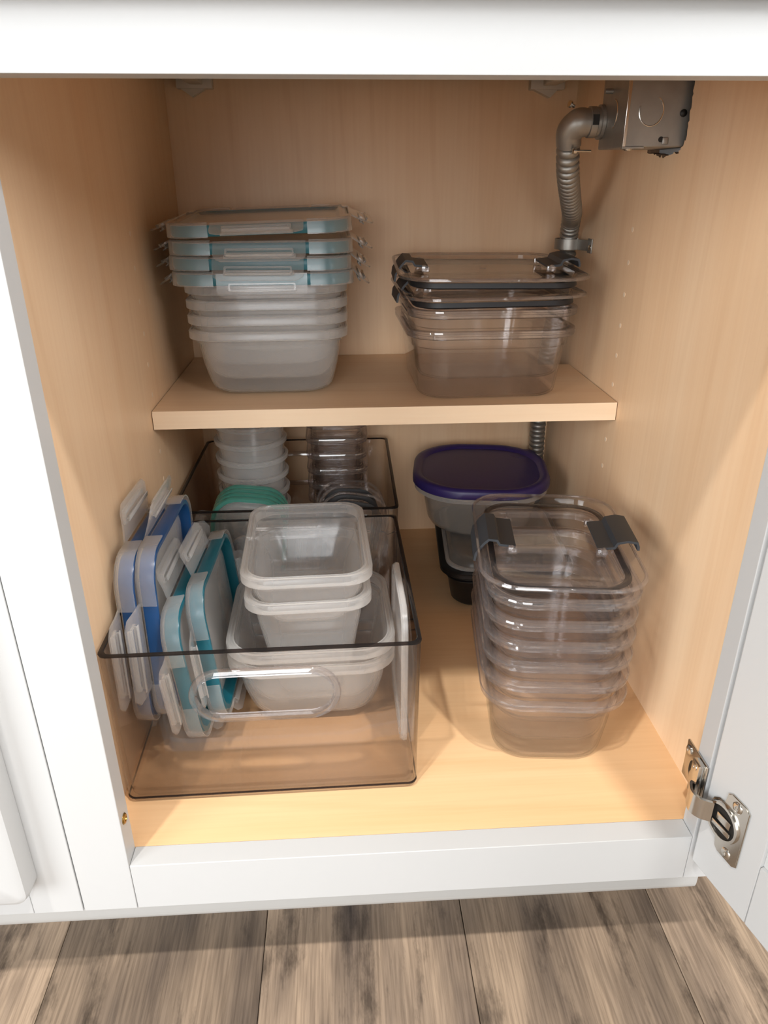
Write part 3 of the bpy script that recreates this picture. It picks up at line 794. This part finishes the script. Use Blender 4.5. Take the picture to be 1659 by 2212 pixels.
# ------------------------------------------------------------------ smoked bins
def storage_bin(a, b, h, name='storage_bin'):
    t = empty(name)
    th = .0028
    prof = [(.0050, 0), (.0035, .0006), (.0030, .0022), (.0016, .0080), (0, h-.004), (0, h-.0016)]
    inn = [(th, h-.0016), (th, h-.004), (.0016+th, .0080), (.0030+th, .0046), (.0050+th, .0038)]
    body = plate('body', 'smoke', a, b, .007, prof+inn, t, n=4, kr=0)
    # stadium hand holes through both ends
    def stadium(hw, hh, n=12):
        return [(hw-hh+hh*math.cos(R(q)), hh*math.sin(R(q))) for q in [-90+180*i/n for i in range(n+1)]] + [(-hw+hh+hh*math.cos(R(q)), hh*math.sin(R(q))) for q in [90+180*i/n for i in range(n+1)]]
    hz, hw, hh = h-.0445, .0575, .0215
    bm = bmesh.new()
    for s in (-1, 1):
        loft(bm, [[(x, s*b+dy, hz+z) for x, z in stadium(hw, hh)] for dy in (-.012, .012)])
    bmesh.ops.recalc_face_normals(bm, faces=bm.faces)
    me = bpy.data.meshes.new('cut'); bm.to_mesh(me); bm.free()
    cut = bpy.data.objects.new('cut', me); C.objects.link(cut)
    md = body.modifiers.new('b', 'BOOLEAN'); md.object = cut; md.operation = 'DIFFERENCE'; md.solver = 'EXACT'
    bpy.context.view_layer.update()
    dg = bpy.context.evaluated_depsgraph_get()
    nm = bpy.data.meshes.new_from_object(body.evaluated_get(dg)); body.modifiers.clear(); body.data = nm
    bpy.data.objects.remove(cut)
    plate('rim', 'smoke_edge', a, b, .007, [(-.0004, h-.0018), (-.0006, h-.0006), (.0002, h), (th-.0002, h), (th+.0004, h-.0008), (th+.0002, h-.0018)], t, n=4, kr=0, wrap=True)
    plate('foot_edge', 'smoke_edge', a, b, .007, [(.0024, .0042), (.0014, .0046), (.0012, .0056), (.0024, .0060)], t, n=4, kr=0, wrap=True)
    for s in (-1, 1):
        bm = bmesh.new(); loops = []
        y = s*(b-.0014)
        for x, z in stadium(hw, hh, 14):
            cx = max(-hw+hh, min(hw-hh, x)); d = Vector((x-cx, z)).normalized() if hh else Vector((0, 1))
            sec = [(0, -.0028), (-.0012, -.0034), (-.0016, 0), (-.0012, .0034), (0, .0028), (.0036, .0024), (.0044, .0012), (.0044, -.0012), (.0036, -.0024)]
            loops.append([(x+d.x*q, y+e_, hz+z+d.y*q) for q, e_ in sec])
        loft(bm, loops, wrap=True)
        finish(bm, 'handle_rim', 'clear_rim', t, 50)
    return t
BXc, BW = .1078, .1280
bin1 = storage_bin(BW, .1240, .1555)
put(bin1, (BXc, .0650+.1240, .0003), (0, 0, R(.6)), 'smoked clear bin holding blue and teal lids beside stacked tubs', 'storage bin', None)
bin2 = copy_tree(bin1)
put(bin2, (.1120, .3330+.1240, .0003), (0, 0, R(-.6)), 'smoked clear bin under the shelf holding small round cups', 'storage bin', None)
BF = .0044

# ---- in the front bin: two big cloudy tubs, two small ones
tubE = frosted_tub(.0815, .0805, .0735)
stack(tubE, 2, (.1410, .2230, BF), .0165, R(1.2), ['large cloudy tub on the floor of the front bin, lower of two', 'large cloudy tub nested in the other, around the small tubs in the front bin'], 'food container', 'large cloudy tubs in the front bin')
ts1 = frosted_tub(.0590, .0800, .1240, rad=.024, taper=.022)
put(ts1, (.1400, .2240, .0230), (0, 0, R(2.0)), 'small deep cloudy tub standing inside the large tub in the front bin', 'food container')
ts2 = frosted_tub(.0600, .0830, .0640, rad=.024, taper=.0190)
put(ts2, (.1400, .2240, .1112), (0, 0, R(2.0)), 'small cloudy tub on top of the pile in the front bin', 'food container')

# standing lids: local x -> up, z -> left
def standing(seal, a, b, loc, lean, tilt, yaw, ang, label, group, flap):
    l = snap_lid(a, b, seal, ang, hb=.0135, flap=flap)
    m_ = Matrix.Rotation(R(yaw), 3, 'Z') @ Matrix.Rotation(R(-90-lean), 3, 'Y') @ Matrix.Rotation(R(tilt), 3, 'Z')
    put(l, loc, m_.to_euler(), label, 'container lid', group)
    return l
G1, G2 = 'blue-edged lids in the front bin', 'teal-edged lids in the front bin'
standing('blue_seal', .0825, .0820, (.0042, .1980, .1250), 0, 2.5, 0, (90, 68, 30, 84), 'blue-edged lid standing in the front bin, next to the teal-edged lids', G1, .034)
standing('blue_seal', .0825, .0820, (-.0122, .1930, .1230), 0, 2.5, 0, (82, 84, 30, 84), 'blue-edged lid standing in the front bin against the cabinet side wall', G1, .034)
standing('green_teal_seal', .0650, .0850, (.0275, .1860, .0905), 6, 2, 0, (84, 95, 62, 40), 'teal-edged lid standing in the front bin beside the blue-edged lids', G2, .026)
standing('green_teal_seal', .0670, .0840, (.0442, .2130, .0930), 6, 4, 0, (74, 100, 6, 40), 'teal-edged lid leaning in the front bin beside the cloudy tubs', G2, .026)
# plain cloudy lid against the right wall
pl2 = empty('plain_lid', 'plain cloudy lid standing against the right wall of the front bin', 'container lid', (.2250, .1650, .0800), (0, R(-90), R(.6)))
plate('panel', 'lid_panel', .0740, .0560, .022, disc([(0, -.0040), (0, 0), (.0012, .0008), (.0080, .0008), (.0095, -.0012), (.03, -.0012), (.03, -.0024), (.0090, -.0024), (.0070, -.0006), (.0014, -.0006), (.0012, -.0040)]), pl2, n=6)
plate('rim', 'guard_plastic', .0740, .0560, .022, [(-.0004, -.0046), (-.0008, -.0020), (.0012, .0014), (.0040, .0014), (.0040, .0004), (.0014, -.0046)], pl2, n=6, wrap=True)

# ---- in the rear bin: round cups, small clear tubs, small lids
cup = empty('round_cup')
h = .1180
prof = [(.018, 0), (.0255, .0006), (.0285, .0030), (.0300, .0070), (.0408, h-.008), (.0412, h-.0050)]
inn = [(.0398, h-.0050), (.0394, h-.008), (.0287, .0075), (.0273, .0040), (.0250, .0018), (.018, .0013)]
bm = bmesh.new(); lathe(bm, (0, 0, 0), (0, 0, 1), prof+inn, 40); finish(bm, 'body', 'frosted', cup)
bm = bmesh.new()
loft(bm, [[(rr*math.cos(t), rr*math.sin(t), z) for rr, z in ((.0412, h-.0060), (.0436, h-.0060), (.0444, h-.0050), (.0444, h-.0008), (.0436, h), (.0404, h), (.0398, h-.0010), (.0398, h-.0050))] for t in [2*math.pi*i/40 for i in range(40)]], wrap=True)
finish(bm, 'rim', 'frosted_rim', cup)
ords = ['lowest', 'second', 'third', 'fourth', 'fifth', 'sixth', 'seventh', 'eighth', 'ninth', 'tenth']
stack(cup, 6, (.0650, .4420, BF), .0215, 0, ['%s round cloudy cup %s the stack in the rear bin' % (ords[k], 'of' if k == 0 else 'from the bottom of') for k in range(6)], 'cup', 'nested round cups in the rear bin', jit=.0002)
tubS = clear_tub(.0400, .0480, .1095, rad=.020, taper=.0180, th=.0009, name='clear_container')
stack(tubS, 6, (.1700, .5050, BF), .0205, 0, ['%s small clear tub %s the stack in the rear bin' % (ords[k], 'of' if k == 0 else 'from the bottom of') for k in range(6)], 'food container', 'nested small clear tubs in the rear bin', jit=.0002)
# small mint-edged lids standing in a row
for k in range(4):
    l = snap_lid(.068, .045, 'mint_seal', (70+4*k, None, 72+3*k, 90), rad=.030, hb=.009, flap=.022, sflap=.025, fw=.42, guards=False)
    put(l, (.0640, .3520+.0105*k, .0990+.0006*k), Euler((R(-90), R(-84), 0)).to_matrix().to_euler(), 'small mint-edged lid standing at the front of the rear bin, %s from its front wall' % ['first', 'second', 'third', 'fourth'][k], 'container lid', 'small mint-edged lids in the rear bin')
for k in range(3):
    l = clear_lid(.074, .041, rad=.030, gasket='seal_dark', latch=(None, None), inset=.010)
    put(l, (.1815, .3720+.0195*k, .0850), Euler((R(-90), R(-80-3*k), 0)).to_matrix().to_euler(), 'small clear lid with dark gasket standing in the rear bin, %s from its front wall' % ['first', 'second', 'third'][k], 'container lid', 'small clear lids in the rear bin')
